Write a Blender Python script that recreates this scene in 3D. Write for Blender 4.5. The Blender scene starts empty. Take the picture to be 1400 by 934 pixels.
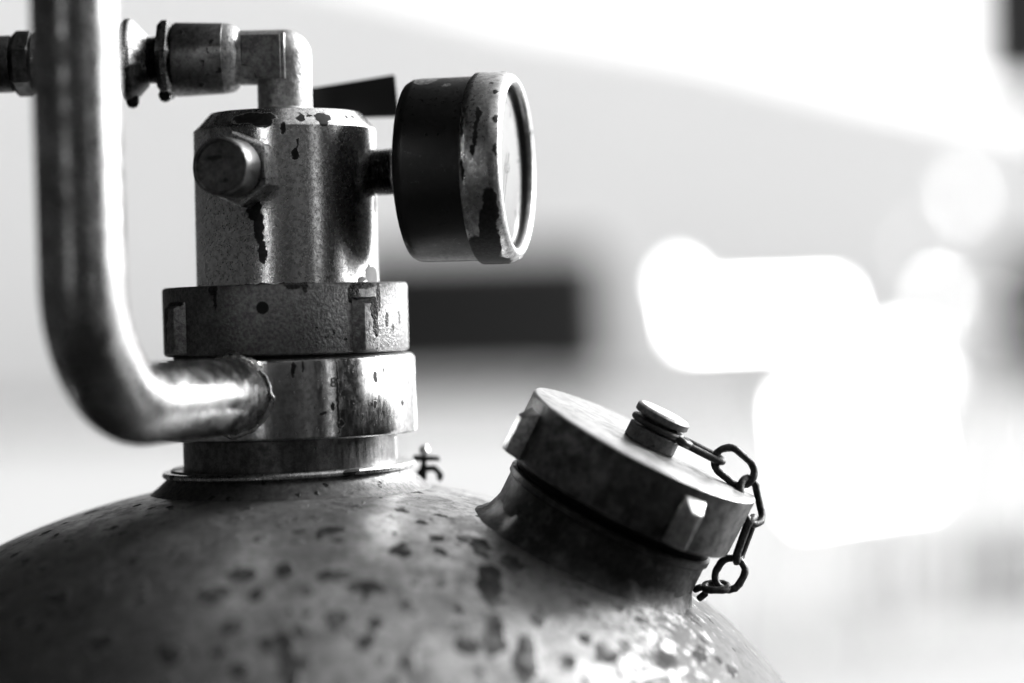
import bpy, bmesh, math, random
from mathutils import Vector, Matrix, noise as mnoise
R = math.radians
random.seed(7)
sc = bpy.context.scene
COL = sc.collection
V = Vector

# ------------------------------------------------------------------ camera
FPX = 85 / 36 * 1400
CAM = V((0.077, -0.825, 1.17))
cam = bpy.data.cameras.new("camera"); cam.lens = 85; cam.sensor_width = 36
cam.clip_start = 0.02; cam.clip_end = 3000
cam.dof.use_dof = True; cam.dof.focus_distance = 0.797; cam.dof.aperture_fstop = 2.5
cam.dof.aperture_ratio = 1.12; cam.dof.aperture_blades = 0
co = bpy.data.objects.new("camera", cam); COL.objects.link(co); sc.camera = co
CROT = Matrix.Rotation(R(90 - 0.76), 4, 'X') @ Matrix.Rotation(R(-1.5), 4, 'Z')
co.matrix_world = Matrix.Translation(CAM) @ CROT

def at(px, py, Y=0.0):
    """world point that the photograph shows at (px, py), on the upright plane at depth Y"""
    d = CROT.to_3x3() @ V(((px - 700) / FPX, -(py - 467) / FPX, -1))
    return CAM + d * ((Y - CAM.y) / d.y)

# ------------------------------------------------------------------ light
SUN_EL, SUN_ROT, SUN_STRENGTH, SKY_STRENGTH, EXPOSURE = 24, 60, 1.5, 0.12, 2.15
w = bpy.data.worlds.new("World"); sc.world = w; w.use_nodes = True
nt = w.node_tree; bg = nt.nodes["Background"]
sky = nt.nodes.new("ShaderNodeTexSky"); sky.sky_type = 'NISHITA'; sky.sun_disc = False
sky.sun_elevation = R(SUN_EL); sky.sun_rotation = R(SUN_ROT); sky.air_density = 1.0; sky.dust_density = 4.0
bw = nt.nodes.new("ShaderNodeRGBToBW")            # black-and-white photograph: the whole place is built in greys
nt.links.new(sky.outputs[0], bw.inputs[0]); nt.links.new(bw.outputs[0], bg.inputs[0])
bg.inputs[1].default_value = SKY_STRENGTH
sun = bpy.data.lights.new("sun", 'SUN'); sun.energy = SUN_STRENGTH; sun.angle = R(10); sun.color = (1, 1, 1)
so = bpy.data.objects.new("sun", sun); COL.objects.link(so)
sd = V((math.cos(R(SUN_EL)) * math.sin(R(SUN_ROT)), math.cos(R(SUN_EL)) * math.cos(R(SUN_ROT)), math.sin(R(SUN_EL))))
so.rotation_euler = sd.to_track_quat('Z', 'Y').to_euler(); so.location = sd * 5 + V((0, 0, 1))
sc.view_settings.view_transform = 'Standard'; sc.view_settings.look = 'None'
sc.view_settings.exposure = EXPOSURE; sc.view_settings.gamma = 1; sc.view_settings.use_curve_mapping = False
sc.render.engine = 'CYCLES'; sc.cycles.use_denoising = True
sc.cycles.max_bounces = 8; sc.cycles.sample_clamp_indirect = 8

# ------------------------------------------------------------------ materials
class G:
    def __init__(s, name):
        s.m = bpy.data.materials.new(name); s.m.use_nodes = True; s.t = s.m.node_tree; s.N = s.t.nodes
        s.p = s.N["Principled BSDF"]
        tc = s.N.new("ShaderNodeTexCoord"); sc_ = s.N.new("ShaderNodeVectorMath"); sc_.operation = 'SCALE'
        s.t.links.new(tc.outputs['Object'], sc_.inputs[0]); sc_.inputs['Scale'].default_value = 1000
        s.mm = sc_.outputs[0]                       # object coordinates in millimetres
    def L(s, a, b): s.t.links.new(a, b)
    def put(s, v, sock):
        if hasattr(v, 'links'): s.L(v, sock)
        else: sock.default_value = v
    def math(s, op, a, b=0.0, c=0.0, clamp=False):
        n = s.N.new("ShaderNodeMath"); n.operation = op; n.use_clamp = clamp
        for i, v in enumerate((a, b, c)): s.put(v, n.inputs[i])
        return n.outputs[0]
    def vec(s, op, a, b):
        n = s.N.new("ShaderNodeVectorMath"); n.operation = op
        s.put(a, n.inputs[0]); s.put(b, n.inputs[1])
        return n.outputs['Value' if op in ('LENGTH', 'DOT_PRODUCT') else 'Vector']
    def noise(s, scale, detail=3, rough=.5, stretch=None, color=False, off=0.0):
        v = s.mm
        if stretch or off:
            v = s.vec('MULTIPLY', v, stretch or (1, 1, 1))
            if off: v = s.vec('ADD', v, (off, off * 1.7, off * .6))
        n = s.N.new("ShaderNodeTexNoise"); n.inputs['Scale'].default_value = scale
        n.inputs['Detail'].default_value = detail; n.inputs['Roughness'].default_value = rough
        s.L(v, n.inputs['Vector']); return n.outputs['Color' if color else 'Fac']
    def ramp(s, v, lo, hi, a=0.0, b=1.0):
        n = s.N.new("ShaderNodeMapRange"); n.interpolation_type = 'SMOOTHSTEP'
        s.put(v, n.inputs[0]); n.inputs[1].default_value = lo; n.inputs[2].default_value = hi
        s.put(a, n.inputs[3]); s.put(b, n.inputs[4]); return n.outputs[0]
    def mix(s, f, a, b):
        n = s.N.new("ShaderNodeMix"); n.data_type = 'FLOAT'
        s.put(f, n.inputs[0]); s.put(a, n.inputs[2]); s.put(b, n.inputs[3]); return n.outputs[0]
    def splats(s, lst, amp=2.2, scale=.28):
        """stains with a place and shape of their own: (x,y,z, rx,ry,rz) in mm"""
        wob = s.vec('MULTIPLY', s.vec('SUBTRACT', s.noise(scale, 4, .6, color=True), (.5, .5, .5)), (amp * 2,) * 3)
        p = s.vec('ADD', s.mm, wob); d = None
        for x, y, z, a, b, c in lst:
            q = s.vec('LENGTH', s.vec('DIVIDE', s.vec('SUBTRACT', p, (x, y, z)), (a, b, c)), (0, 0, 0))
            d = q if d is None else s.math('MINIMUM', d, q)
        return s.ramp(d, 1.08, .92)
    def spots(s, scale, size, keep=.6, off=3.1, warp=1.0):
        wob = s.vec('MULTIPLY', s.vec('SUBTRACT', s.noise(scale * 2.2, 3, color=True), (.5, .5, .5)), (warp / scale,) * 3)
        v = s.vec('ADD', s.vec('ADD', s.mm, wob), (off, off * 2, off * 3))
        n = s.N.new("ShaderNodeTexVoronoi"); n.inputs['Scale'].default_value = scale; s.L(v, n.inputs['Vector'])
        sep = s.N.new("ShaderNodeSeparateColor"); s.L(n.outputs['Color'], sep.inputs[0])
        rad = s.math('MULTIPLY', s.math('SUBTRACT', sep.outputs[0], keep), size / (1 - keep))
        dd = s.math('SUBTRACT', n.outputs['Distance'], rad)
        return s.ramp(dd, .035, -.035)
    def finish(s, col, rough, metal=1.0, bump=None, bstr=.3, bdist=.0003, spec=.5):
        s.p.inputs['Specular IOR Level'].default_value = spec
        s.put(rough, s.p.inputs['Roughness']); s.put(metal, s.p.inputs['Metallic'])
        if hasattr(col, 'links'):
            c = s.N.new("ShaderNodeCombineColor"); [s.L(col, c.inputs[i]) for i in range(3)]
            s.L(c.outputs[0], s.p.inputs['Base Color'])
        else: s.p.inputs['Base Color'].default_value = (col, col, col, 1)
        if bump is not None:
            b = s.N.new("ShaderNodeBump"); b.inputs['Strength'].default_value = bstr; b.inputs['Distance'].default_value = bdist
            s.L(bump, b.inputs['Height']); s.L(b.outputs[0], s.p.inputs['Normal'])
        return s.m

def metal(name, base=.45, var=.15, rough=(.25, .45), grain=.9, spk=.35, splats=(), spots=(), stretch=None, bstr=.35,
          bdist=.00025, met=1.0, amp=2.2, wscale=.28, dark=.006, drough=.32, bscale=None, patch=.0, pocol=.12, grime=.45, gscale=.45, spec=.2, rim=False, soft=False):
    g = G(name)
    n1 = g.noise(.09, 4, .6); n2 = g.noise(grain, 3, .7, stretch)
    fine = g.noise(3.2, 2, .7)
    col = g.math('MULTIPLY_ADD', g.math('SUBTRACT', n1, .5), var * 2, base)
    col = g.math('MULTIPLY_ADD', g.math('SUBTRACT', n2, .5), var * 1.3, col)
    col = g.mix(g.math('MULTIPLY', g.ramp(fine, .64, .70), spk), col, base * .15)
    r = g.ramp(n2, .3, .7, rough[0], rough[1])
    gr = g.ramp(g.noise(gscale, 7, .78, off=9.0), .38, .62)
    col = g.math('MULTIPLY', col, g.mix(gr, 1.0 - grime, 1.0 + grime * .25)); r = g.math('MULTIPLY_ADD', gr, -.10, g.math('ADD', r, .07))
    sc1 = g.ramp(g.noise(1.0, 2, .5, stretch=(.06, .06, 2.6), off=4.0), .60, .70)     # fine turning marks
    col = g.mix(g.math('MULTIPLY', sc1, .22), col, base * 1.35)
    mt = met
    if patch:                                           # dull oxidised areas
        pm = g.math('MULTIPLY', g.ramp(g.noise(.16, 6, .65, off=5.0), .52, .6), patch)
        col = g.mix(pm, col, pocol); r = g.mix(pm, r, .6)
    if rim:                                             # scaly rust on the dome's right shoulder, darkened further against sun glare
        sx = g.N.new("ShaderNodeSeparateXYZ"); g.L(g.mm, sx.inputs[0])
        side = g.math('MULTIPLY_ADD', g.ramp(sx.outputs[0], 75, 170), .34, g.noise(.22, 6, .72, off=2.0))
        rm = g.ramp(side, .56, .70); col = g.mix(g.math('MULTIPLY', rm, .85), col, .035); r = g.mix(rm, r, .75); mt = g.mix(rm, mt, .1)
    mask = None
    for sp in spots:
        k = g.spots(*sp); mask = k if mask is None else g.math('MAXIMUM', mask, k)
    if splats:
        k = g.splats(splats, amp, wscale); mask = k if mask is None else g.math('MAXIMUM', mask, k)
    bump = g.math('MULTIPLY', g.noise(bscale or grain * 1.6, 4, .65), .5)
    if soft and mask is not None: mask = g.math('MULTIPLY', mask, g.ramp(g.noise(.13, 4, .6, off=6.0), .30, .56, .35, 1.0))
    if mask is not None:
        tar = g.ramp(g.noise(.8, 4, .7), .35, .75, dark * .6, dark * 3.5)
        col = g.mix(mask, col, tar); r = g.mix(mask, r, drough)
        mt = g.mix(mask, met, 0.0)
        bump = g.math('ADD', bump, g.math('MULTIPLY', mask, g.math('ADD', .7, g.noise(.9, 3, .6))))
    return g.finish(col, r, mt, bump, bstr, bdist, spec)

def plain(name, c, rough=.6, met=0.0, var=.0, scale=.02, bstr=0, spec=None):
    spec = spec if spec is not None else (.12 if c < .05 else .5)
    g = G(name)
    if var:
        n = g.noise(scale, 5, .6)
        c2 = g.math('MULTIPLY_ADD', g.math('SUBTRACT', n, .5), var * 2, c)
        return g.finish(c2, rough, met, n if bstr else None, bstr or .1, spec=spec)
    return g.finish(c, rough, met, spec=spec)

# ------------------------------------------------------------------ object helpers
WM = {}
def link(name, me, mat, parent=None, M=None):
    o = bpy.data.objects.new(name, me); COL.objects.link(o)
    if mat: me.materials.append(mat)
    M = M or Matrix.Identity(4); WM[o.name] = M
    if parent:
        o.parent = parent; o.matrix_basis = WM[parent.name].inverted() @ M
    else: o.matrix_basis = M
    return o
def tag(o, label=None, cat=None, group=None, kind=None):
    for k, v in (('label', label), ('category', cat), ('group', group), ('kind', kind)):
        if v: o[k] = v
    return o
def empty(name, loc, label, cat, group=None):
    o = bpy.data.objects.new(name, None); COL.objects.link(o); o.empty_display_size = .02
    M = Matrix.Translation(loc); o.matrix_basis = M; WM[o.name] = M
    return tag(o, label, cat, group)
def frame(o, z, toward=(0, -1, 0)):
    z = V(z).normalized(); t = V(toward); y = -(t - z * t.dot(z)).normalized(); x = y.cross(z)
    M = Matrix((x, y, z)).transposed().to_4x4(); M.translation = V(o); return M
def tomesh(bm, name, smooth=35):
    bmesh.ops.recalc_face_normals(bm, faces=bm.faces[:])
    me = bpy.data.meshes.new(name); bm.to_mesh(me); bm.free()
    if smooth:
        for p in me.polygons: p.use_smooth = True
        me.set_sharp_from_angle(angle=R(smooth))
    return me
MM = .001
def lathe_bm(prof, seg=128, phase=0.0, wob=None):
    """profile of (r, z) in mm, turned about local z"""
    bm = bmesh.new(); rings = []
    for r, z in prof:
        if r < 1e-6: rings.append([bm.verts.new((0, 0, z * MM))])
        else:
            ring = []
            for i in range(seg):
                a = 2 * math.pi * i / seg + phase
                k = 1 + (wob(a, z) if wob else 0)
                ring.append(bm.verts.new((r * k * MM * math.sin(a), -r * k * MM * math.cos(a), z * MM)))
            rings.append(ring)
    for a, b in zip(rings, rings[1:]):
        n = max(len(a), len(b))
        for i in range(n):
            j = (i + 1) % n
            if len(a) == 1 and len(b) == 1: continue
            if len(a) == 1: bm.faces.new((a[0], b[i], b[j]))
            elif len(b) == 1: bm.faces.new((a[i], a[j], b[0]))
            else: bm.faces.new((a[i], a[j], b[j], b[i]))
    return bm
def lathe(name, prof, mat, parent, M, seg=128, smooth=35, phase=0.0, wob=None):
    return link(name, tomesh(lathe_bm(prof, seg, phase, wob), name, smooth), mat, parent, M)
def hexa(name, r, z0, z1, mat, parent, M, rot=0.0, ch=.09, hole=0):
    h = z1 - z0; c = ch * r
    prof = [(hole, z0), (r * (1 - ch), z0), (r, z0 + c), (r, z1 - c), (r * (1 - ch), z1), (hole, z1)]
    if hole: prof = prof + [prof[0]]
    return lathe(name, prof, mat, parent, M, 6, 20, rot)
def prism(name, pts, y0, y1, mat, parent, M, bevel=.3):
    """outline (x, z) in mm pushed from y0 to y1 in mm"""
    bm = bmesh.new()
    a = [bm.verts.new((x * MM, y0 * MM, z * MM)) for x, z in pts]; b = [bm.verts.new((x * MM, y1 * MM, z * MM)) for x, z in pts]
    bm.faces.new(a); bm.faces.new(b[::-1]); n = len(pts)
    for i in range(n): bm.faces.new((a[i], b[i], b[(i + 1) % n], a[(i + 1) % n]))
    if bevel: bmesh.ops.bevel(bm, geom=bm.edges[:], offset=bevel * MM, segments=3, affect='EDGES', profile=.5)
    return link(name, tomesh(bm, name, 40), mat, parent, M)
def hull8(name, bot, top, mat, parent, M, bevel=.5):
    """block from two 4-corner loops (mm)"""
    bm = bmesh.new()
    a = [bm.verts.new(V(p) * MM) for p in bot]; b = [bm.verts.new(V(p) * MM) for p in top]
    bm.faces.new(a); bm.faces.new(b[::-1])
    for i in range(4): bm.faces.new((a[i], b[i], b[(i + 1) % 4], a[(i + 1) % 4]))
    bmesh.ops.bevel(bm, geom=bm.edges[:], offset=bevel * MM, segments=3, affect='EDGES', profile=.5)
    return link(name, tomesh(bm, name, 50), mat, parent, M)
def tube_bm(path, r, seg=24, closed=False, up=V((0, -1, 0)), rfun=None, cap=True):
    """path of world/local points in metres, radius in metres"""
    bm = bmesh.new(); n = len(path); rings = []; prev = None
    for i, p in enumerate(path):
        if closed: t = (path[(i + 1) % n] - path[i - 1])
        else: t = path[min(i + 1, n - 1)] - path[max(i - 1, 0)]
        t.normalize()
        u = up if prev is None else prev
        u = (u - t * u.dot(t))
        if u.length < 1e-4: u = t.orthogonal()
        u.normalize(); prev = u; v = t.cross(u); rr = rfun(i / (n - 1)) * r if rfun else r
        rings.append([bm.verts.new(p + (u * math.cos(2 * math.pi * k / seg) + v * math.sin(2 * math.pi * k / seg)) * rr) for k in range(seg)])
    m = n if closed else n - 1
    for i in range(m):
        a, b = rings[i], rings[(i + 1) % n]
        for k in range(seg): bm.faces.new((a[k], a[(k + 1) % seg], b[(k + 1) % seg], b[k]))
    if not closed and cap: bm.faces.new(rings[0]); bm.faces.new(rings[-1][::-1])
    return bm
def tube(name, path, r, mat, parent=None, M=None, **k):
    return link(name, tomesh(tube_bm(path, r, **k), name, 50), mat, parent, M)
def bend_path(pts, rad, n=16):
    """polyline with rounded corners"""
    out = [V(pts[0])]
    for a, b, c in zip(pts, pts[1:], pts[2:]):
        a, b, c = V(a), V(b), V(c); d1 = (a - b).normalized(); d2 = (c - b).normalized()
        ang = d1.angle(d2); t = rad / math.tan(ang / 2); cen = b + (d1 + d2).normalized() * (rad / math.sin(ang / 2))
        s, e = b + d1 * t - cen, b + d2 * t - cen; tot = s.angle(e); ax = s.cross(e).normalized()
        for i in range(n + 1): out.append(cen + Matrix.Rotation(tot * i / n, 3, ax) @ s)
    out.append(V(pts[-1])); return out
def cyl(phi, r, z, *rad):
    """splat at angle phi (deg, 0 = towards the camera, + = right) on a turned surface"""
    a = R(phi); return (r * math.sin(a), -r * math.cos(a), z) + tuple(rad)
def box(name, x0, x1, y0, y1, z0, z1, mat, parent=None, bevel=0.0):
    bm = bmesh.new(); bmesh.ops.create_cube(bm, size=1)
    for v in bm.verts: v.co = V(((x1 - x0) * v.co.x, (y1 - y0) * v.co.y, (z1 - z0) * v.co.z))
    if bevel: bmesh.ops.bevel(bm, geom=bm.edges[:], offset=bevel, segments=3, affect='EDGES', profile=.5)
    return link(name, tomesh(bm, name, 30 if bevel else 0), mat, parent, Matrix.Translation(((x0 + x1) / 2, (y0 + y1) / 2, (z0 + z1) / 2)))

# ================================================================== SETTING
m_ground = plain('ground_concrete', .275, .85, var=.06, scale=.0015)
m_yard = plain('yard_strip', .62, .8, var=.03, scale=.002)
m_block = plain('light_block_black', .014, .9, var=.004, scale=.004)  # near black so the unseen surround bounces little light
m_block.node_tree.nodes['Principled BSDF'].inputs['Specular IOR Level'].default_value = .08
m_white = plain('white_paint', .85, .4)
m_pale = plain('pale_render', .9, .8, var=.06, scale=.0004)
m_dark = plain('dark_paint', .03, .6)

gm = bmesh.new(); bmesh.ops.create_grid(gm, x_segments=8, y_segments=8, size=600)
tag(link('ground', tomesh(gm, 'ground', 0), m_ground), kind='structure')
# unseen shed, added to block sky and darken reflections: roof, walls with gaps, floor
def struct(*a, **k): return tag(box(*a, **k), kind='structure')
m_wall2 = plain('light_block_dark', .04, .85, var=.03, scale=.004)
struct('shade_roof', -1.7, -.02, -3.0, 4.5, 2.42, 2.50, m_block)
struct('shade_floor', -1.6, 1.9, -2.6, .7, .0, .006, m_block)
for x0, x1 in ((-1.7, -1.20), (-.80, 2.0)): struct('shade_wall', x0, x1, -2.7, -2.6, .008, 3.9 if x1 > 0 else 2.418, m_wall2)  # gap left open as a bright strip for the metal to reflect
struct('shade_wall', -1.7, -1.6, -2.598, 5.2, .008, 2.418, m_block)
for y0, y1 in ((-1.85, -.5), (-2.598, -2.28)): struct('shade_wall', 1.9, 2.0, y0, y1, .008, 2.9, m_wall2)

# ================================================================== TANK
m_neckmetal = metal('neck_steel', .13, .10, (.28, .45), grain=.8, spk=.3, stretch=(1, 1, .15))
ZT = at(392, 652).z
def dome_at(px, py):
    """where the line of sight meets the dome, in mm from its top"""
    d = CROT.to_3x3() @ V(((px - 700) / FPX, -(py - 467) / FPX, -1)); S = V((1 / .185, 1 / .185, 1 / .132))
    o = (CAM - V((0, 0, ZT - .132))) * S; e = V((d.x * S.x, d.y * S.y, d.z * S.z)); a = e.dot(e); b = 2 * o.dot(e); c = o.dot(o) - 1
    t = (-b - math.sqrt(max(0, b * b - 4 * a * c))) / (2 * a); p = CAM + d * t
    return (p.x * 1000, p.y * 1000, (p.z - ZT) * 1000)
SP = []
for px, py, rx, rz in ((357,735,11,9),(452,727,20,10),(547,752,11,17),(330,787,16,9),(290,812,19,12),(355,812,9,13),(387,780,11,12),(422,807,8,9),(462,787,17,9),(505,807,22,6),(457,845,15,14),
                       (510,852,9,10),(500,877,8,13),(517,900,9,10),(557,907,11,14),(555,827,7,8),(415,860,8,9),(320,860,9,13),(330,915,11,12),(380,880,19,15),(395,912,13,32),(232,895,16,13),
                       (595,737,9,6),(400,708,6,4),(422,708,5,4),(420,726,6,5),(235,805,10,8),(640,880,16,15),(676,868,13,34),(671,800,15,42),(721,904,13,38),(829,893,16,12),(857,886,8,12),
                       (907,904,26,10),(779,904,14,12),(655,745,12,16),(700,770,12,22),(740,845,10,16),(960,900,16,7),(880,850,12,5),(1000,915,12,9),(470,690,24,4),(560,672,16,3),(130,880,18,14),(80,820,14,9)):
    p = dome_at(px, py); q = .27; SP.append(p + (rx * q, max(rx, rz) * q * 1.3, rz * q * .9))
m_dome = metal('worn_dome_steel', .28, .12, (.32, .46), grain=.35, spk=.5, met=.85, soft=True, dark=.012, drough=.8, patch=.35, pocol=.03, grime=.4, gscale=.06, spec=.12,
               spots=((.16, .42, .6, 9.0, .8),), bstr=.5, bdist=.0005, amp=4.5, wscale=.11, splats=SP, rim=True)
tank = empty('pressure_tank', V((0, 0, .002)), 'large stained steel tank with a domed top, filling the bottom of the picture', 'tank')
A_, B_ = 185, 132
prof = [(0.001, 0)]
prof += [(A_ * math.sin(t), B_ * (math.cos(t) - 1)) for t in [math.pi / 2 * i / 160 for i in range(1, 161)]]
prof += [(A_, -B_ - 400), (A_, -B_ - 830), (A_ - 12, -B_ - 850), (0.001, -B_ - 850)]
MT = Matrix.Translation((0, 0, ZT))
def domew(a, z):
    p = V((math.sin(a) * 2.2, math.cos(a) * 2.2, z * .012)); k = max(0, math.sin(a)) ** 3 * max(0, min(1, (-z - 25) / 30))
    return .0035 * mnoise.noise(p) + k * .0028 * mnoise.turbulence(V((math.sin(a) * 185, -math.cos(a) * 185, z)) * .35, 3, False)
lathe('tank_shell', prof, m_dome, tank, MT, 512, 60, wob=domew)
lathe('foot_ring', [(150, -B_ - 850), (176, -B_ - 850), (176, -(ZT - .004) * 1000), (150, -(ZT - .004) * 1000), (150, -B_ - 850)], m_neckmetal, tank, MT, 96)

zf = at(390, 641).z * 1000; Z0 = V((0, 0, 0))
def zpx(y, x=392): return at(x, y).z * 1000
MZ = Matrix.Identity(4)
AX = at(395, 540).x                                        # axis of the neck
def MA(x=AX, tx=0.0, ty=0.0):
    return Matrix.Translation((x, 0, 0)) @ Matrix.Translation((0, 0, 1.1)) @ Matrix.Rotation(tx, 4, 'Y') @ Matrix.Rotation(ty, 4, 'X') @ Matrix.Translation((0, 0, -1.1))
m_fillet = metal('weld_fillet', .15, .08, (.35, .55), grain=.5, spk=.6, met=.8, spots=((.35, .4, .7, 2.0, 1.0),), patch=.4, bstr=.6)
lathe('weld_fillet', [(60, zf - 13.5), (51, zf - 9.5), (45, zf - 5), (41.2, zf - 1.5), (40.5, zf + 1)], m_fillet, tank, MA(), 160)
m_ring = metal('lip_ring_steel', .5, .12, (.2, .36), grain=.7, spk=.3, splats=(cyl(33, 43, zf, 3, 3, 1.2), cyl(31, 43, zf - .4, 1.2, 3, 1), cyl(-60, 43, zf, 2, 3, .8)))
lathe('lip_ring', [(36.5, zf - .7), (42.4, zf - 1), (43.1, zf - .6), (43.2, zf + .2), (42.7, zf + .9), (41.6, zf + 1.05), (36.5, zf + .9), (36.5, zf - .7)],
      m_ring, tank, MA(tx=R(-1.2), ty=R(.0)), 160)
lathe('neck', [(36.3, zf - 14), (36.3, zf + 14)], m_neckmetal, tank, MA(), 128)
# collar
cb, ct = zpx(595), zpx(488)
m_collar = metal('collar_polished', .62, .13, (.10, .22), grain=.9, spk=.35, stretch=(1, 1, .25), bstr=.2, bdist=.00015, wscale=.5, amp=1.2,
                 splats=(cyl(27, 43.5, ct - 13, .5, .5, 14), cyl(47, 43.5, ct - 7, 1.0, 1, 1.7), cyl(46, 43.5, ct - 16, .7, 1, 1.2), cyl(66, 43.5, ct - 16, 1, 1, 1.2),
                         cyl(52, 43.5, ct - 5, .8, .8, .8), cyl(28.6, 43.5, ct - 21.5, 1, 1, 1.3), cyl(74, 43.5, ct - 9, .9, .8, 1.4), cyl(8, 43.5, ct - 3.5, .8, 1, 2.8), cyl(12, 43.5, ct - 2.5, .5, .8, 2.2),
                         cyl(24.6, 43.5, ct - 16, .6, .8, 1.6), cyl(20.5, 43.5, ct - 18, 2.2, .8, .5), cyl(39, 43.5, ct - 20, .6, .6, 1)),
                 spots=((.8, .16, .75, 4.0, .8),))
lathe('collar', [(35, cb), (42.4, cb), (43.3, cb + .6), (43.5, cb + 1.5), (43.5, ct - 1.6), (43.2, ct - .6), (42.3, ct), (30, ct)], m_collar, tank, MA(tx=R(-.4)), 192)

cu = bpy.data.curves.new('stamped_digit', 'FONT'); cu.body = '8'; cu.size = .0045; cu.align_x = 'CENTER'; cu.extrude = .00005; cu.materials.append(plain('stamp_ink', .05, .6))
tmp = bpy.data.objects.new('tmp_digit', cu); dm = bpy.data.meshes.new_from_object(tmp); bpy.data.objects.remove(tmp)
dg = bpy.data.objects.new('stamped_digit', dm); COL.objects.link(dg); dg.parent = bpy.data.objects['collar']
an = R(24.8); Md = Matrix.Translation((AX + .04356 * math.sin(an), -.04356 * math.cos(an), (ct - 9.5) * MM)) @ Matrix.Rotation(an, 4, 'Z') @ Matrix.Rotation(R(90), 4, 'X')
dg.matrix_basis = WM['collar'].inverted() @ Md

# ---- handle pipe welded to the collar
m_pipe = metal('pipe_stainless', .42, .16, (.15, .27), grain=.25, spk=.3, bstr=.3, bdist=.0003, patch=.55, pocol=.10, grime=.5, gscale=.07)
handle = empty('carrying_handle', at(300, 545, -.06), 'bent polished steel pipe curving up from the collar along the left side', 'handle')
PY = -.132
zc = at(392, 541, -.04).z + .0005
P_top = at(108, -260, PY); P_v = V((at(110, 300, PY).x, PY, zc)); P_top.x = P_v.x - .0005
dirp = V((P_v.x - AX, PY, 0)).normalized()
P_c = V((AX, 0, zc)) + dirp * .0425
pth = bend_path([P_c, P_v, P_top], .036, 32)
pth2 = []
for a, b in zip(pth, pth[1:]):
    k = max(1, int((b - a).length / .004)); pth2 += [a.lerp(b, i / k) for i in range(k)]
pth2.append(pth[-1])
tube('handle_pipe', pth2, .0124, m_pipe, handle, seg=64)
# weld bead: a wavy ring where the pipe meets the collar
wp = []
PRW = .0126; u = V((0, 0, 1)); v_ = dirp.cross(u)
for i in range(140):
    a = 2 * math.pi * i / 140; q = u * math.cos(a) * PRW + v_ * math.sin(a) * PRW
    lat = (v_ * math.sin(a) * PRW).length; dd = math.sqrt(.0436 ** 2 - lat ** 2)
    wp.append(V((AX, 0, zc)) + dirp * dd + q * (1 + .05 * mnoise.noise(V((i * .23, 1.3, 0)))))
m_weld = metal('weld_bead', .55, .15, (.18, .35), grain=.8, spk=.3)
bmw = tube_bm(wp, .0010, 12, closed=True)
for vt in bmw.verts: vt.co += V((1, 1, 1)) * .0009 * mnoise.noise(vt.co * 260)
link('weld_bead', tomesh(bmw, 'weld_bead', 60), m_weld, handle)

# ================================================================== VALVE
valve = empty('valve_assembly', V((AX, 0, ct * MM)), 'cylindrical steel valve block on a lugged nut, streaked with black drips, in the upper left', 'valve')
nb, nt_ = zpx(483.5), zpx(390)
BX = at(389, 280).x
m_nut = metal('cast_nut', .19, .10, (.34, .5), grain=.9, spk=.45, bstr=1.0, bdist=.0008, bscale=.9, wscale=.6, amp=1.2,
              splats=(cyl(-29, 41.5, nt_ - 1, 1.7, 2, 2.2), cyl(-28, 41.5, nt_ - 4, .6, 2, 4), cyl(9, 41.5, nt_ - .4, 3.2, 2, 1.5), cyl(14, 41.5, nt_ - .6, 1.2, 2, 2.2),
                      cyl(38, 41.5, nt_ - 4, 2.2, 3, 3.4), cyl(44, 41.5, nt_ - 1, 5, 4, 1.2), cyl(53, 41.5, nt_ - 4.5, .7, 1.5, 5), cyl(59, 41.5, nt_ - 12.5, .8, 1.5, 2.2),
                      cyl(64, 41.5, nt_ - 15.5, .8, 1.2, 1.3), cyl(71, 41.5, nt_ - 12, 1, .8, 2.6), cyl(27, 41.5, nt_ - 16.5, .6, .6, .6), cyl(19, 41.5, nt_ - 15, .5, .5, .6),
                      cyl(24, 41.5, nt_ - 17.6, .7, .7, .4), cyl(13, 41.5, nt_ - 18, .5, .5, .5), cyl(33, 41.5, nt_ - 18.5, .6, .6, .5)),
              gscale=.8)
MN = MA(AX - .0002, tx=R(-.1))
nut = lathe('union_nut', [(33, nb), (40.4, nb), (41.3, nb + .5), (41.6, nb + 1.3), (41.6, nt_ - 1.1), (41.3, nt_ - .4), (40.6, nt_), (31.2, nt_)], m_nut, valve, MN, 192)
def lug(name, phi, r, z0, z1, wb, wt, out, mat, parent, M, slope=2.5):
    F = M @ Matrix.Rotation(R(phi), 4, 'Z')
    b = [(-wb / 2, -(r - 2), z0), (wb / 2, -(r - 2), z0), (wb / 2, -(r - 2), z1 + .3), (-wb / 2, -(r - 2), z1 + .3)]
    t = [(-wt / 2, -(r + out), z0 + .8), (wt / 2, -(r + out), z0 + .8), (wt / 2, -(r + out), z1 - slope), (-wt / 2, -(r + out), z1 - slope)]
    return hull8(name, b, t, mat, parent, F, .55)
def lugmat(name, sx): return metal(name, .20, .10, (.34, .5), grain=.9, spk=.45, bstr=1.0, bdist=.0008, bscale=.9, wscale=.4, amp=1.2, dark=.004,
                                   splats=((sx, -43, nt_ - 9, 1.9, 5, 3.6), (sx * 1.2, -43, nt_ - 15, 1.4, 5, 3.4), (0, -42, nt_ - 5.5, 5, 5, .9)))
m_lugr, m_lugl = lugmat('nut_lug_tarred', 1.6), lugmat('nut_lug_stained', -2.4)
for ph, mm_ in ((-54, m_lugl), (44, m_lugr), (135, m_lugr), (222, m_lugl)): lug('lug', ph, 41.6, nb + .2, nt_ - 4.0, 12.5, 6.2, 3.2, mm_, nut, MN, 3.0)
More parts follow.
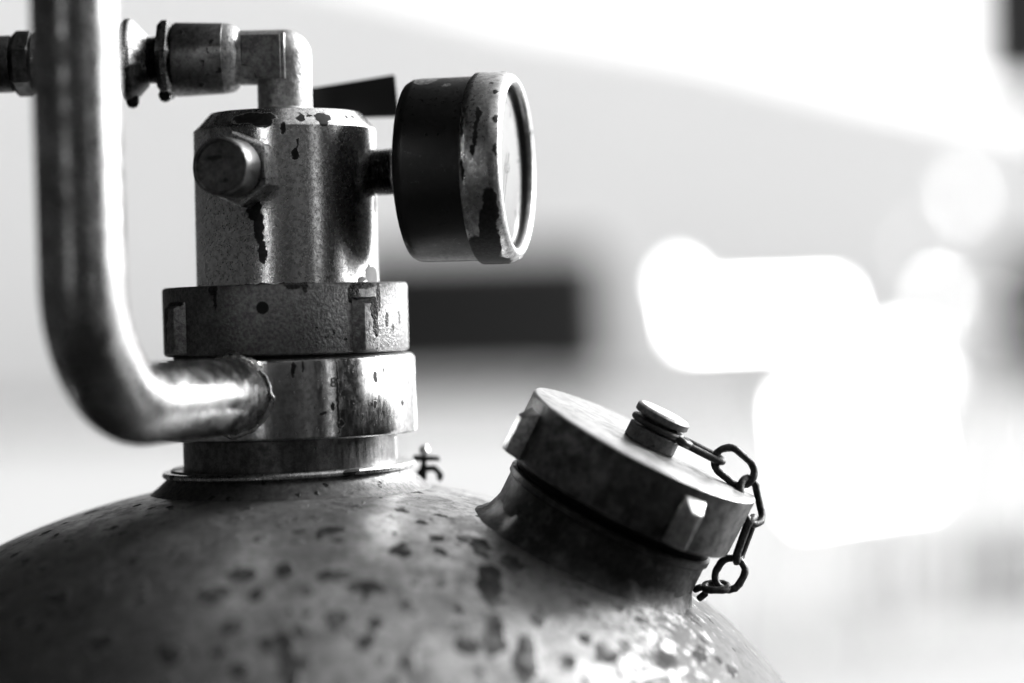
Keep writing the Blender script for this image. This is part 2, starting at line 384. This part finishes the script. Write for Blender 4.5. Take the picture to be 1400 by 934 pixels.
lathe('dimple', [(.001, -41.66), (2.0, -41.72), (2.2, -41.4)],
      plain('dimple_shade', .012, .5), nut, MN @ Matrix.Rotation(R(-5), 4, 'Z') @ frame((0, 0, (nt_ - 7.6) * MM), (0, 1, 0), (0, 0, 1)), 32)  # flat dark disc painted in for the shade inside the hole
m_seal = plain('black_seal', .015, .5)
lathe('seal_ring', [(34, ct - .5), (38.6, ct - .3), (38.9, ct + .6), (38.2, nb + .4), (34, nb + .4)], m_seal, valve, MA(), 96)
# body
bb, bs, btop = nt_ - 1, zpx(179.0, 389), zpx(156.0, 389)
m_body = metal('valve_body_steel', .74, .14, (.15, .26), grain=1.5, spk=.8, bstr=.22, bdist=.0002, stretch=(1, 1, .55), wscale=.45, amp=1.5,
               splats=(cyl(-17, 29, bs + 2.5, 8.5, 6, 1.9), cyl(-9, 30, bs + .5, 4, 3, 1.6), cyl(4, 31, bs - 1.5, 1.0, 1.5, 2.4), cyl(16, 29, bs + 2.2, 1.6, 2, 2.4), cyl(31, 28.5, bs + 2.4, 3.2, 3, 1.7), cyl(30, 30, bs + .5, 1.6, 2, 2),
                       cyl(11, 31, bs - 10, 1.3, 2, 2.0), cyl(12.5, 31, bs - 7, .4, 1, 2.4), cyl(42, 31, bs - 8, .5, 1, 1.8), cyl(22, 28, bs + 2.7, .8, 1, .8), cyl(26, 28, bs + 2.4, .7, .8, .6), cyl(60, 28, bs + 3, .9, 1, 1.0), cyl(76, 29, bs + 2, .9, 1, 1.2),
                       cyl(-21, 31, bs - 24, 4.6, 3, 2.2), cyl(-15, 31, bs - 27, 2.6, 2, 5), cyl(-12, 31, bs - 34, 1.7, 2, 6), cyl(-10, 31, bs - 42, 1.5, 2, 3.5),
                       cyl(67, 31, bb + 4.0, 3.4, 3, 3.2), cyl(58, 31, bb + 2, 3, 2, 1.3), cyl(80, 31, bs - 26, 1.6, 2, 3.5), cyl(-86, 31, bb + 13, 1, 1.5, 1.6),
                       cyl(0, 31, bb + .8, 22, 3, .5), (29, -9, bb + 3, 4, 5, 4), cyl(-70, 31, bb + .8, 3, 3, .6), cyl(52, 28, bs + 3, .5, .8, 1.6)),
               gscale=.7, grime=.5)
MB = MA(BX, tx=R(.35))
lathe('valve_body', [(20, bb - 4), (31.0, bb - 4), (31.0, bs - .35), (30.9, bs), (30.6, bs + .3), (25.9, btop - .35), (25.4, btop), (24.8, btop + .1), (0.001, btop + .1)], m_body, valve, MB, 192)
# plug on the front-left
m_plug = metal('plug_steel', .42, .12, (.2, .38), grain=.8, spk=.4, bstr=.35, splats=((6, -4, 31.5, 1.6, 1.6, 2),), wscale=.5, amp=.6)
m_plugface = metal('plug_face', .11, .12, (.3, .5), grain=.9, spk=.5, bstr=.6, splats=((1.5, -4.4, 25, .9, .9, 1.5), (-2, 3, 25, 3, 1, 1)), amp=.8)
zp = at(352, 236, -.03).z
ph = -17.0; dp = V((math.sin(R(ph)), -math.cos(R(ph)), .02))
MP = frame(V((BX, 0, zp)) + dp * .028, dp, (0, 0, -1))      # local z out of the block
plug = hexa('bleed_plug', 12.4, 3, 13.0, m_plug, valve, MP, R(5), .05)
lathe('washer', [(6, .5), (9.6, 1.8), (9.9, 2.4), (9.6, 3.2), (6, 3.2)], m_plug, plug, MP, 48)
lathe('cap_barrel', [(5, 13.5), (9.2, 13.8), (9.6, 14.6), (9.6, 25.0), (9.35, 25.5), (8.7, 25.7), (8.3, 25.5), (8.0, 24.6), (4, 24.4), (.001, 24.4)], m_plugface, plug, MP, 64)
# elbow and pipe run on the top
m_elbow = metal('elbow_cast', .40, .10, (.32, .46), grain=.9, spk=.25, bstr=1.0, bdist=.0006, bscale=.9, splats=((3.5, -9.5, 6, .8, 1, 1.0), (6, -9, 12, .4, .6, .5)), amp=.5, wscale=.9)
m_pad = metal('elbow_pad', .20, .06, (.4, .55), grain=1.2, spk=.5, bstr=.7, bdist=.0003)
m_couple = metal('coupling_dark', .20, .08, (.3, .5), grain=.8, spk=.6, bstr=.5, splats=((0, 0, -4, 16, 16, 2.2),), amp=1.5, spots=((.28, .36, .55, 2.0, 1.2),))
m_black = metal('tarred_steel', .12, .06, (.2, .4), grain=.8, spk=.5, bstr=.6, spots=((.25, .4, .45, 2.0, 1.0),), dark=.01, drough=.22)
m_bright = metal('bright_steel', .6, .1, (.15, .3), grain=.8, spk=.3)
ec = at(387, 78); ec.x += .0003
Le = empty('elbow_origin', ec, None, None); bpy.data.objects.remove(Le); WM.pop('elbow_origin', None)
ME = Matrix.Translation(ec)
r_e = .0093
pe = bend_path([(-.0195, 0, 0), (0, 0, 0), (0, 0, btop * MM - ec.z + .0001)], .0096, 20)
bme = tube_bm([V((-.0195, 0, 0)), V((0, 0, 0))], r_e, 64)
bm2 = tube_bm([V((0, 0, 0)), V((0, 0, btop * MM - ec.z + .0001))], r_e, 64, up=V((0, -1, 0)))
me2 = bpy.data.meshes.new('t'); bm2.to_mesh(me2); bme.from_mesh(me2); bpy.data.meshes.remove(me2)
bmesh.ops.create_uvsphere(bme, u_segments=64, v_segments=32, radius=r_e * 1.004)
elbow = link('elbow_fitting', tomesh(bme, 'elbow_fitting', 50), m_elbow, valve, ME)
lathe('elbow_foot', [(9.0, 2.4), (9.5, 1.6), (10.3, .7), (10.6, 0), (9, 0)], m_elbow, elbow, Matrix.Translation((ec.x, 0, btop * MM + .0001)), 64)
prism('flat_pad', [(-13.6, 6.8), (-.2, 6.8), (-.2, -8.0), (-9.1, -8.0), (-9.1, -3.6), (-13.6, -3.6)], -10.1, -6, m_pad, elbow, ME, .45)
prism('pad_rim', [(-.15, 7.4), (1.2, 7.4), (1.2, -8.2), (-.15, -8.2)], -9.6, -6.5, m_elbow, elbow, ME, .4)
MX = frame(ec, (-1, 0, 0), (0, -1, 0))                     # local z runs to the left from the elbow
tomm = 1000
lathe('bright_collar', [(8, 15.2), (9.8, 15.0), (11.3, 16.6), (11.8, 18.5), (11.9, 20.2), (8, 20.4)], m_elbow, elbow, MX, 64)
coup = lathe('coupling', [(8, 19.6), (11.4, 19.6), (12.0, 20.2), (12.6, 36.4), (12.2, 37.2), (8, 37.2)], m_couple, valve, MX, 96)
hexa('hex_nut', 14.0, 37.2, 42.4, m_black, valve, MX, R(8), .12)
thr = [(6, 42.0)]
for i in range(6): thr += [(7.6, 42.3 + i * .8), (8.3, 42.7 + i * .8)]
lathe('thread', thr + [(6, 47.4)], m_black, valve, MX, 48, 20)
m_flangew = metal('flange_washer', .5, .1, (.2, .35), grain=.8, spk=.3, splats=((-10, -8, 52, 9, 9, 9), (-13, 0, 51, 8, 8, 7)), amp=2, dark=.012)
lathe('flange_washer', [(6, 45.6), (8.6, 46), (13.4, 50.6), (14.2, 51.4), (14.4, 52.2), (14.2, 53.6), (13.2, 54.6), (6, 55)], m_flangew, valve, MX, 64)
# hanging tar drips under the nut and the washer
for zz, rr, ln in ((51.6, 14.0, 2.4), (40.5, 13.0, 1.6)):
    Fd = ME @ Matrix.Translation((-zz * MM, -.002, 0))
    lathe('tar_drip', [(.001, -rr - ln), (1.5, -rr - ln + .5), (2.2, -rr - ln + 1.8), (2.4, -rr + 1.2), (1.5, -rr + 3), (.001, -rr + 4)], plain('wet_tar', .012, .2), valve, Fd, 24)
m_hose = metal('hose_end', .09, .04, (.35, .5), grain=.7, spk=.4, spots=((.3, .3, .5, 2.0, 1.0),))
lathe('reducer', [(7.5, 50.8), (7.5, 78), (9.9, 82.5), (10.4, 84.5)], m_black, valve, MX, 64)
hexa('hose_nut', 11.2, 84.4, 92.2, m_hose, valve, MX, R(20), .14)
lathe('hose_tail', [(7, 92.2), (9.5, 92.4), (9.7, 93.2), (9.7, 160), (.001, 160)], m_hose, valve, MX, 64)
# ball valve lever behind
lever = empty('valve_lever', V((BX, .02, btop * MM)), 'flat black lever handle pointing right from behind the elbow towards the gauge', 'lever')
m_lever = plain('black_plastic', .012, .38)
LY = .026
def lp(px, py): q = at(px, py, LY); return (q.x * 1000, q.z * 1000)
prism('lever_arm', [lp(390, 128), lp(425, 121), lp(541, 102), lp(546.5, 160), lp(425, 163), lp(390, 160)], LY * 1000 - 2, LY * 1000 + 2.5, m_lever, lever, MZ, .8)
lathe('lever_stem', [(4.5, btop), (4.5, btop + 7), (.001, btop + 7)], m_black, lever, Matrix.Translation((at(392, 140, .02).x, .0205, 0)), 32)

# ================================================================== GAUGE
ga = V((math.cos(R(11.5)), -math.sin(R(11.5)), -.004)).normalized()
gc = at(563, 233.5, -.006)
MG = frame(gc, ga, (0, -1, 0))                              # local x down, -y to the camera, z along the gauge
gauge = empty('pressure_gauge', gc, 'round dial gauge with black case and chipped bright bezel turned to the right', 'gauge')
m_case = metal('case_black', .008, .003, (.28, .42), grain=.8, spk=.0, met=0.0, bstr=.25, dark=.06, drough=.8, spec=.35, grime=.2,
               splats=((-28.5, -8, 7.5, 4, 6, 4.2), (-26, -14, 16, 1.5, 2, 2.0), (-30, 0, 16, 2, 3, 2.0)), amp=1.2, wscale=.5)
m_bezel = metal('bezel_steel', .46, .08, (.24, .38), grain=.8, spk=.25, bstr=.3, wscale=.45, amp=1.4,
                splats=((23, -21, 31, 11, 12, 3.4), (28, -14, 27.5, 7, 12, 5.5), (31, -5, 29, 5, 8, 6), (14, -28, 33, 7, 6, 2.6),
                        (-15, -27, 29.5, 3.6, 3, 1.2), (-9, -30, 28.8, 5.5, 3, .8), (-4, -31.5, 28, 2.0, 2, 1.0), (-25, -17, 27, 1.5, 2, 1.1), (-26, -16, 32, 1.3, 2, 1.5), (-23, -21, 34, 1.4, 1.6, 1.0),
                        (-14, -28, 35, 1.4, 2, 1.0), (-4, -31, 35.4, 2.0, 2, .7), (-31, 0, 33, 3.5, 5, 2.0), (-29, -8, 31, .8, 1, .7), (2, -31.6, 24.5, 3.6, 2, .6), (-12, -29, 24.3, 5, 3, .6), (12, 28, 36, 1.5, 1.5, 1.5), (-14, 26, 36, 1.4, 1.4, 1)),
                dark=.006, drough=.6)
lathe('case', [(.001, 0), (27.5, 0), (29.6, .8), (30.6, 2.6), (30.8, 4.5), (30.9, 24)], m_case, gauge, MG, 160)
bez = lathe('bezel', [(29, 23.3), (31.5, 23.4), (32.1, 24.2), (32.15, 26), (32.1, 32.8), (31.8, 34.3), (31.0, 35.8), (29.8, 36.7), (28.6, 36.8), (27.6, 36.3), (27.1, 35.2), (26.9, 33.0), (26.9, 30.6)], m_bezel, gauge, MG, 192, 40)
m_inner = plain('inner_wall_shade', .02, .5)  # black laid over the bezel's inner wall for its shadow
lathe('inner_ring', [(26.8, 34.9), (26.6, 34.6), (26.5, 32.6), (26.3, 32.45)], m_inner, bez, MG, 128)
m_dial = plain('dial_white', .26, .5, var=.04, scale=.1)
dial = lathe('dial', [(.001, 32.4), (26.6, 32.4)], m_dial, gauge, MG, 96)
# scale marks and needle: local x down, -y to the camera
bmk = bmesh.new()
for i in range(51):
    a = R(-135 + 270 * i / 50); L0 = 19.5 if i % 10 == 0 else (21 if i % 5 == 0 else 22); wd = 1.1 if i % 10 == 0 else .5
    up = V((-math.cos(a), math.sin(a), 0)); sd_ = V((math.sin(a), math.cos(a), 0))
    bmk.faces.new([bmk.verts.new((q + V((0, 0, 32.5))) * MM) for q in (up * L0 - sd_ * wd / 2, up * L0 + sd_ * wd / 2, up * 23.5 + sd_ * wd / 2, up * 23.5 - sd_ * wd / 2)])
m_ink = plain('ink', .02, .6)
link('scale_mark', tomesh(bmk, 'scale_mark', 0), m_ink, dial, MG)
nd = V((.86, -.5, 0)).normalized(); nv = V((nd.y, -nd.x, 0))
bmn = bmesh.new(); bmn.faces.new([bmn.verts.new((q + V((0, 0, 33.1))) * MM) for q in (-nd * 6 - nv * .9, -nd * 6 + nv * .9, nd * 19 + nv * .15, nd * 19 - nv * .15)])
link('needle', tomesh(bmn, 'needle', 0), m_ink, gauge, MG)
lathe('needle_hub', [(2, 32.45), (2, 33.4), (.001, 33.4)], m_bright, gauge, MG, 24)
gg = bpy.data.materials.new('dial_glass'); gg.use_nodes = True; N = gg.node_tree.nodes; N.remove(N['Principled BSDF'])
tr = N.new('ShaderNodeBsdfTransparent'); tr.inputs[0].default_value = (.93, .93, .93, 1); gl = N.new('ShaderNodeBsdfGlossy'); gl.inputs['Roughness'].default_value = .05
fr = N.new('ShaderNodeFresnel'); fr.inputs[0].default_value = 1.35; gl.inputs[0].default_value = (.45, .45, .45, 1); mx = N.new('ShaderNodeMixShader'); LK = gg.node_tree.links
LK.new(fr.outputs[0], mx.inputs[0]); LK.new(tr.outputs[0], mx.inputs[1]); LK.new(gl.outputs[0], mx.inputs[2]); LK.new(mx.outputs[0], N['Material Output'].inputs[0])
lathe('glass', [(.001, 34.0), (26.45, 34.0)], gg, gauge, MG, 96)
hexa('stem_nut', 9.4, -6.0, -.02, m_elbow, gauge, MG, R(20), .08)
th = [(4, -12.5)]
for i in range(7): th += [(7.4, -12.4 + i), (8.1, -11.9 + i)]
lathe('stem_thread', th + [(5, -5.5)], m_black, gauge, MG, 48, 20)

# ================================================================== PORT, CAP, CHAIN
n = V((.462, -.108, .880)).normalized()
PB = at(806, 758, -.030)
MPt = frame(PB, n, (0, -1, 0))
m_port = metal('port_neck', .035, .02, (.35, .55), grain=.6, spk=.5, met=.85, bstr=.5, patch=.3, spots=((.3, .35, .6, 2.0, 1.0),))
lathe('port_fillet', [(52, -13), (45.5, -7.5), (40.5, -3.5), (37.2, .0), (35.7, 3.5), (35.4, 5)], m_port, tank, MPt, 160, 60,
      wob=lambda a, z: .035 * mnoise.noise(V((math.sin(a) * 5, math.cos(a) * 5, z * .2))))
lathe('port_neck', [(34, -8), (35.4, -8), (35.4, 13.5), (36.2, 14.2), (36.2, 16.2), (35, 16.8)], m_port, tank, MPt, 128)
thp = [(33.5, 16.4)]
for i in range(4): thp += [(33.6, 16.6 + i * 1.3), (34.9, 17.2 + i * 1.3)]
lathe('port_thread', thp + [(33, 22)], m_seal, tank, MPt, 128, 20)
cap = empty('threaded_cap', PB + n * .0195, 'wide lugged screw cap, tilted, on the right shoulder of the tank', 'cap')
c0, c1 = 20.2, 41.2
m_cap = metal('cap_side', .11, .09, (.34, .5), grain=.6, spk=.35, met=.95, bstr=.7, bdist=.0006, grime=.7, gscale=.13, patch=.25, pocol=.06, spots=((.35, .25, .7, 3.0, 1.0),))
m_captop = metal('cap_top', .21, .14, (.3, .45), grain=.5, spk=.3, stretch=(.12, 1.6, 1), patch=.35, pocol=.3, grime=.35, gscale=.2, bstr=.4, bdist=.00025, wscale=.6, amp=.6,
                 splats=((-22, 6, c1, .9, 1.0, 1), (-3.5, -11, c1, .9, .6, 1), (-13, -3, c1, .5, .5, 1), (22, 2, c1, 2.2, .8, 1), (30, 4, c1, 2.0, .8, 1)), dark=.04)
body = lathe('cap_body', [(34.6, c0), (39.2, c0), (40.0, c0 + .7), (40.2, c0 + 2), (40.35, c1 - 1.2), (40.3, c1 - .5)], m_cap, cap, MPt, 192)
lathe('cap_face', [(40.3, c1 - .5), (39.9, c1 - .05), (39.3, c1 + .1), (0.001, c1 + .1)], m_captop, cap, MPt, 192, 50)
m_caplug = metal('cap_lug_worn', .36, .12, (.3, .45), grain=.6, spk=.35, bstr=.5)
for ph in (-68, 29, 118, 208): lug('lug', ph, 40.2, c0 + .4, c1 - 2.6, 10.5, 4.6, 4.2, m_caplug, body, MPt, 5.0)
m_rust = metal('rusty_dark', .12, .05, (.4, .6), grain=.7, spk=.6, met=.6, bstr=.7, bdist=.0004, spots=((.4, .3, .5, 1.0, 1.0),))
m_studtop = metal('stud_top', .55, .15, (.3, .45), grain=.7, spk=.4, patch=.6, pocol=.15, bstr=.5)
MS = MPt @ Matrix.Translation((.0012, .001, 0))
lathe('stud_base', [(8.4, c1), (8.8, c1 + .4), (8.8, c1 + 4.9), (8.3, c1 + 5.3), (5, c1 + 5.3), (5, c1 + 9.1)], m_rust, cap, MS, 64)
sh = lathe('stud_head', [(5, c1 + 9.0), (8.8, c1 + 9.0), (9.3, c1 + 9.4), (9.3, c1 + 11.3), (8.8, c1 + 11.8), (8.2, c1 + 11.95), (.001, c1 + 12)], m_rust, cap, MS, 64)
lathe('stud_disc', [(8.2, c1 + 12.02), (.001, c1 + 12.1)], m_studtop, sh, MS, 64)

chain = empty('retaining_chain', at(995, 660, -.034), 'thin rusty chain looping from the cap stud down round the rim of the cap', 'chain')
m_chain = metal('chain_iron', .06, .04, (.35, .6), grain=.9, spk=.6, met=.8, bstr=.9, bdist=.0005)
WR = .00122
def stadium(L, W, n=14):
    r = W / 2; h = max(L / 2 - r, 0); pts = []
    for i in range(n + 1): a = -math.pi / 2 + math.pi * i / n; pts.append(V((h + r * math.cos(a), r * math.sin(a), 0)))
    for i in range(n + 1): a = math.pi / 2 + math.pi * i / n; pts.append(V((-h + r * math.cos(a), r * math.sin(a), 0)))
    return pts
def chain_link(p0, p1, width, normal, wire=WR, name='link'):
    wire *= 1.1
    """p0, p1: inner-wire centres at the two ends"""
    d = (p1 - p0); L = d.length; x = d.normalized(); nn = V(normal); z = (nn - x * nn.dot(x)).normalized(); y = z.cross(x)
    M = Matrix((x, y, z)).transposed().to_4x4(); M.translation = (p0 + p1) / 2
    k = len(chain.children)
    pts = [p + V((0, 0, .0004 * math.sin(p.x * 400 + k))) for p in stadium(L, width)]
    bm = tube_bm(pts, wire, 10, closed=True, up=V((0, 0, 1)))
    for vt in bm.verts: vt.co += vt.co.normalized() * .0004 * mnoise.noise(vt.co * 700 + V((k * 3, 0, 0)))
    return link(name, tomesh(bm, name, 70), m_chain, chain, M)
CY = -.034
ring_c = MS @ V((0, 0, (c1 + 6.9) * MM))
bmr = tube_bm([V((math.cos(2 * math.pi * i / 48) * .0082, math.sin(2 * math.pi * i / 48) * .0078, 0)) for i in range(48)], .00115, 10, closed=True, up=V((0, 0, 1)))
link('stud_ring', tomesh(bmr, 'stud_ring', 70), m_chain, chain, Matrix.Translation(ring_c) @ MPt.to_3x3().to_4x4())
q0 = ring_c + (MPt.to_3x3() @ V((.0070, -.004, 0)))
capx = MPt.to_3x3() @ V((1, 0, 0))
chain_link(q0, at(937, 605.5, CY), .0062, n + V((0, -.25, 0)), .0011)
chain_link(at(927, 600, CY), at(988, 629, CY), .0052, n + V((0, -.1, 0)), .00115)
chain_link(at(981, 619, CY), at(1027, 657, CY), .0092, (0.05, -1, .05), .00115)
chain_link(at(1018, 655, CY), at(1035, 716, CY), .0085, (.75, -.75, .1), .00118)
chain_link(at(1029, 708, CY), at(1006, 767, CY), .0062, (1, -.3, .3), .00125)
chain_link(at(1011, 766, CY), at(985, 803, CY), .0088, (.05, -1, 0), .00112)
chain_link(at(995, 801, CY), at(963, 805, CY), .0052, (.1, -.35, 1), .00115)
epts = bend_path([at(957, 803, CY + .001), at(966, 803, CY), at(962, 815, CY + .001)], .0008, 6)
eye = tube('eyelet', [at(950, 806, CY + .002), at(958, 803, CY), at(965, 806, CY), at(964, 812, CY), at(956, 818, CY + .002)], .0012, m_chain, chain, seg=10)

# small hook seen behind the neck
HY = .02
hook = empty('small_hook', at(585, 650, HY), 'tiny dark T-shaped hook poking up behind the neck', 'hook')
def hp(px, py): q = at(px, py, HY); return (q.x * 1000, q.z * 1000)
prism('cross_bar', [hp(565, 622), hp(600, 624), hp(603, 630), hp(565, 631)], HY * 1000 - 1.6, HY * 1000 + 1.6, m_seal, hook, MZ, .5)
prism('post', [hp(576, 630), hp(583, 630), hp(584, 640), hp(582, 672), hp(566, 672), hp(567, 646), hp(575, 642)], HY * 1000 - 1.5, HY * 1000 + 1.5, m_seal, hook, MZ, .5)
tube('hook_loop', bend_path([at(582, 641, HY), at(594, 640, HY), at(604, 650, HY), at(599, 656, HY)], .0012, 8), .0011, m_seal, hook, seg=12)
lathe('knob', [(.001, 1.9), (1.3, 1.4), (1.9, 0), (1.3, -1.4), (.001, -1.9)], m_bright, hook, Matrix.Translation(at(580, 616, HY)), 24)

# ================================================================== BACKGROUND (far out of focus)
def zx(px, py, Y): q = at(px, py, Y); return q
# pale sloping hill / bright far wall
def fbox(name, px0, py0, px1, py1, Y, depth, mat, parent=None, toground=False, bevel=.05):
    a = at(px0, py0, Y); b = at(px1, py1, Y)
    return box(name, a.x, b.x, Y, Y + depth, (.004 if toground else b.z), a.z, mat, parent, bevel)
# pale hall far behind: its roof slopes down to the right
hall = empty('pale_hall', V((0, 30, 0)), 'long pale blurred hall with a sloping roof far behind everything', 'building')
def hq(px, py): q = at(px, py, 30); return (q.x * 1000, q.z * 1000)
prism('wall', [(-30000, 4), (hq(1650, 300)[0], 4), (hq(1650, 300)[0], hq(1400, 165)[1]), hq(1400, 165), hq(1180, 118), hq(960, 62), hq(700, 18), hq(430, -50), hq(300, -80), (-30000, hq(300, -80)[1])], 30000, 38000, m_pale, hall, MZ, 0)
# dark container
cont = empty('dark_container', V((.5, 5, 0)), 'dark blurred low container behind the neck, right of the nut', 'container')
fbox('container_body', 470, 342, 838, 522, 5.0, 1.2, m_dark, cont)
for px in (500, 770): fbox('leg', px - 10, 512, px + 10, 600, 5.3, .2, m_white, cont, True, 0)
# right-hand dark post
post = empty('dark_post', V((3, 5, 0)), 'dark blurred post at the right edge', 'post')
fbox('post_shaft', 1425, -200, 1520, 512, 8.05, .2, m_pale, post, True)
fbox('upper_box', 1346, -150, 1530, 118, 8.0, .3, m_dark, post)
fbox('lower_box', 1378, 345, 1530, 518, 8.0, .3, m_dark, post)
# added metal panels and discs, angled to mirror the sun as background glare

m_glint = plain('glint_metal', .8, .45, 1.0)
m_ball = plain('brushed_steel_ball', .8, .6, 1.0)
def glint_frame(c):
    nn = ((CAM - c).normalized() + sd).normalized()
    u = V((0, 0, 1)).cross(nn).normalized(); v = nn.cross(u)
    v = (v - u * (v.x / u.x)); return nn, u, v                 # v: the edge of the sheet that stands upright
def add_glare_panel(label, px, py, wpx, hpx, Y, group='added panels for background glare'):  # panel added only for its blurred sun glare
    c = at(px, py, Y); nn, u, v = glint_frame(c); s1 = (Y - CAM.y) / FPX
    W = wpx * s1 / abs(u.x); H = hpx * s1 / abs(v.z)
    e = empty('glare_panel', V((c.x, c.y, 0)), label, 'metal sheet', group)
    bm = bmesh.new(); cs = [c + u * W * a / 2 + v * H * b / 2 for a, b in ((-1, -1), (1, -1), (1, 1), (-1, 1))]
    f = [bm.verts.new(p) for p in cs]; g = [bm.verts.new(p - nn * .012) for p in cs]
    bm.faces.new(f); bm.faces.new(g[::-1])
    for i in range(4): bm.faces.new((f[i], g[i], g[(i + 1) % 4], f[(i + 1) % 4]))
    link('sheet', tomesh(bm, 'sheet', 0), m_glint, e)
    for sx in (-1, 1):
        q = c + u * W * .4 * sx - nn * .03
        tube('prop', [V((q.x, q.y + .05, q.z)), V((q.x, q.y + .2, .01))], .018, m_pale, e, seg=10)
add_glare_panel('long narrow panel added to make the upper wide glare left of the round discs', 1045, 430, 245, 34, 8.0)
add_glare_panel('large panel added to make the big white glare right of the cap', 1178, 610, 210, 128, 7.0)
add_glare_panel('small panel added to make the round glare above the big one', 1286, 412, 26, 26, 8.0)
add_glare_panel('added panel whose glare joins the small glare to the big one', 1245, 500, 90, 60, 7.6)
for px, py, r, lab in ((1316, 262, .052, 'topmost bright disc of the added glint reflectors, high on the right'), (1250, 338, .028, 'faint added glint disc just under the topmost one'),
                       (1318, 545, .020, 'lowest added glint disc, beside the big glare'), (1362, 430, .020, 'rightmost added glint disc, near the dark post'),
                       (932, 398, .055, 'added glint disc at the upper left end of the long glare'), (815, 420, .013, 'leftmost faint added glint disc, over the dark container'),
                       (940, 470, .02, 'added glint disc at the lower left end of the long glare'), (812, 490, .012, 'faint added glint disc low on the dark container')):
    c = at(px, py, 7.8); e = empty('glint_disc', V((c.x, 7.8, 0)), lab, 'glint disc', 'added discs for background glints')  # disc added and tilted to the sun for a blurred glint
    nn, u, v = glint_frame(c)
    lathe('reflector', [(.001, 4), (r * 900, 4), (r * 1000, 2), (r * 1000, -3), (.001, -3)], m_glint, e, frame(c, nn), 24)
    tube('shaft', [V((c.x, 7.83, c.z)), V((c.x, 7.83, .01))], .008, m_pale, e, seg=8)
beam = empty('timber_beam', V((1.9, 9, 0)), 'low dark blurred beam lying on the ground at lower right', 'beam')
a = at(1205, 800, 9.0)
box('beam', a.x, a.x + 3.0, 9.0, 9.3, .004, .13, m_dark, beam, .01)
